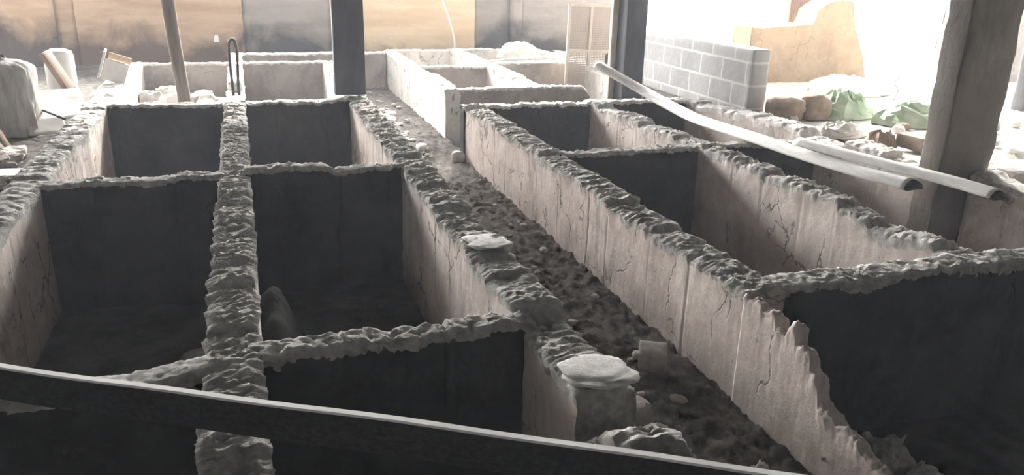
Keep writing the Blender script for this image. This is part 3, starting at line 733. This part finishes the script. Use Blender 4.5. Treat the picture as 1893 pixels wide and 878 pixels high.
# ------------------------------------------------------------------ right side clutter
zr = -.06
tag(crumple('green_tarpaulin', (.58, .42, .24), (4.36, 5.06, zr), 'green', 31, .4, .55, 9, facet=True), 'crumpled green plastic sheeting heaped beside the brown clay lump', 'tarpaulin')
tag(crumple('green_tarpaulin', (.50, .38, .19), (4.62, 4.66, zr), 'green', 37, -.3, .55, 9, facet=True), 'lower heap of green sheeting, right of the crumpled one', 'tarpaulin')
tag(crumple('pale_sheeting', (1.0, .45, .2), (5.2, 6.0, zr), 'white', 41, .1, .5, 10, facet=True), 'pale sheeting spread behind the green heap in the yard', 'sheet')
tag(rock('clay_lump', (.21, .20, .19), (4.03, 5.0, zr), 'rock_brown', 51, .25, 4), 'rounded brown clay lump left of the green sheeting', 'lump')
tag(rock('clay_lump', (.24, .24, .17), (3.80, 5.02, zr), 'rock_brown', 52, .3, 4), 'brown clay heap at the near end of the block wall', 'lump')
tag(crumple('plastic_film', (.44, .26, .11), (3.80, 4.42, zr), 'plastic_grey', 53, .1, .6, 12, facet=True), 'crumpled greyish plastic film on the ground by the right tank wall', 'plastic')
tag(crumple('plastic_film', (.22, .2, .13), (3.83, 4.05, zr), 'rock_brown', 57, .6, .7, 7, facet=True), 'small brown crumpled piece between the plastic film and the flat slab', 'plastic')
thin_slab('concrete_slab', (.50, .20, .085), (4.16, 3.92, -.01), 'rock_brown', 'flat brown slab lying left of the concrete pillar', 'slab', (0, 0, .05), 14, .008)
tag(rock('clay_lump', (.16, .15, .10), (5.0, 4.35, zr), 'rock_brown', 59, .3), 'small brown lump just left of the concrete pillar', 'lump')
r_ = random.Random(9)
for k in range(60):
    x = r_.uniform(3.55, 5.4); y = r_.uniform(3.5, 5.9); sz = r_.uniform(.03, .09)
    o = rock('rubble_stone', (sz, sz * r_.uniform(.6, 1), sz * .6), (x, y, zr), ['rock', 'rock_pale', 'rock_brown'][k % 3], 200 + k, .5, 2, r_.random() * 3)
    tag(o, 'loose rubble stone on the ground right of the tanks', 'stone', 'rubble on the right ground')
for k in range(14):
    x = r_.uniform(3.75, 5.2); y = r_.uniform(2.4, 3.7); sz = r_.uniform(.05, .14)
    o = rock('rubble_stone', (sz, sz * r_.uniform(.6, 1), sz * .6), (x, y, zr), 'rock_pale', 300 + k, .5, 3, r_.random() * 3)
    tag(o, 'pale rubble stone on the ground behind the concrete pillar', 'stone', 'rubble behind the concrete pillar')
tag(rock('broken_block', (.26, .30, .12), (3.88, 3.1, -.06), 'rock', 71, .25), 'broken grey block on the ground right of the concrete pillar', 'block')

# ------------------------------------------------------------------ camera
f = 1480.; c = np.array([946.5, 439.])
nrm = lambda v: v / np.linalg.norm(v)
dY = nrm(np.array([435 - c[0], -85 - c[1], f]))
dX = np.array([5350 - c[0], 45 - c[1], f]); dX = nrm(dX - dX.dot(dY) * dY)
dZ = np.cross(dX, dY)
R = np.stack([dX, dY, dZ])
cam = bpy.data.cameras.new('camera'); co_ = bpy.data.objects.new('camera', cam); COL.objects.link(co_)
cam.sensor_width = 36.; cam.lens = 36. * f / 1893.; cam.clip_start = .02; cam.clip_end = 500
mx = Matrix.Identity(4)
for i, v in enumerate((R @ np.array([1, 0, 0]), R @ np.array([0, -1, 0]), R @ np.array([0, 0, -1]))):
    for k in range(3): mx[k][i] = v[k]
mx.translation = Vector((0, 0, 1.0 * S)); co_.matrix_world = mx
bpy.context.scene.camera = co_

# ------------------------------------------------------------------ light
w = bpy.data.worlds.new('world'); bpy.context.scene.world = w; w.use_nodes = True
bg = w.node_tree.nodes['Background']; bg.inputs[0].default_value = (1.0, .985, .96, 1)
SKY, GLOW = 2.4, 62.
el, az = math.radians(26), math.radians(-22)
d = Vector((-math.sin(az) * math.cos(el), math.cos(az) * math.cos(el), math.sin(el)))   # towards the sun: behind the rear wall, a little to the right
wt = w.node_tree; tc = wt.nodes.new('ShaderNodeTexCoord'); dp = wt.nodes.new('ShaderNodeVectorMath'); dp.operation = 'DOT_PRODUCT'
gd = Vector((.0, 1, .24)).normalized()
wt.links.new(tc.outputs['Generated'], dp.inputs[0]); dp.inputs[1].default_value = gd
mr = wt.nodes.new('ShaderNodeMapRange'); mr.interpolation_type = 'SMOOTHERSTEP'; wt.links.new(dp.outputs['Value'], mr.inputs[0])
mr.inputs[1].default_value = .62; mr.inputs[2].default_value = 1.; mr.inputs[3].default_value = SKY; mr.inputs[4].default_value = GLOW
wt.links.new(mr.outputs[0], bg.inputs[1])
sun = bpy.data.lights.new('sun', 'SUN'); sun.energy = 7.5; sun.angle = math.radians(1.5); sun.color = (1, .95, .86)
so = bpy.data.objects.new('sun', sun); COL.objects.link(so)
so.rotation_euler = d.to_track_quat('Z', 'Y').to_euler()

# thin haze volume in the shed, mostly standing for lens glare
HAZE = .0075
bm = bmesh.new(); bmesh.ops.create_cube(bm, size=1)
for v in bm.verts: v.co = Vector(((v.co.x * 12 + 2.5), (v.co.y * 13.5 + 4.3), (v.co.z * 2.4 + .7))) * S
me = bpy.data.meshes.new('dust_haze'); bm.to_mesh(me); bm.free()
m = bpy.data.materials.new('dust haze'); m.use_nodes = True; nt = m.node_tree; nt.nodes.clear()
out = nt.nodes.new('ShaderNodeOutputMaterial'); vs = nt.nodes.new('ShaderNodeVolumeScatter')
vs.inputs['Color'].default_value = (.84, .90, 1, 1); vs.inputs['Density'].default_value = HAZE; vs.inputs['Anisotropy'].default_value = 0.
nt.links.new(vs.outputs[0], out.inputs['Volume'])
if HAZE:
    hz = link_mesh('dust_haze', me, m); tag(hz, 'thin bright dust hanging in the air of the shed', 'haze', kind='stuff')

sc = bpy.context.scene
sc.view_settings.view_transform = 'Standard'; sc.view_settings.look = 'None'
sc.view_settings.gamma = 1; sc.view_settings.use_curve_mapping = False
sc.view_settings.exposure = .1
sc.render.film_transparent = False
sc.cycles.use_denoising = True
sc.cycles.max_bounces = 8; sc.cycles.diffuse_bounces = 5; sc.cycles.volume_bounces = 1
sc.cycles.caustics_reflective = False; sc.cycles.caustics_refractive = False
sc.cycles.sample_clamp_indirect = 6
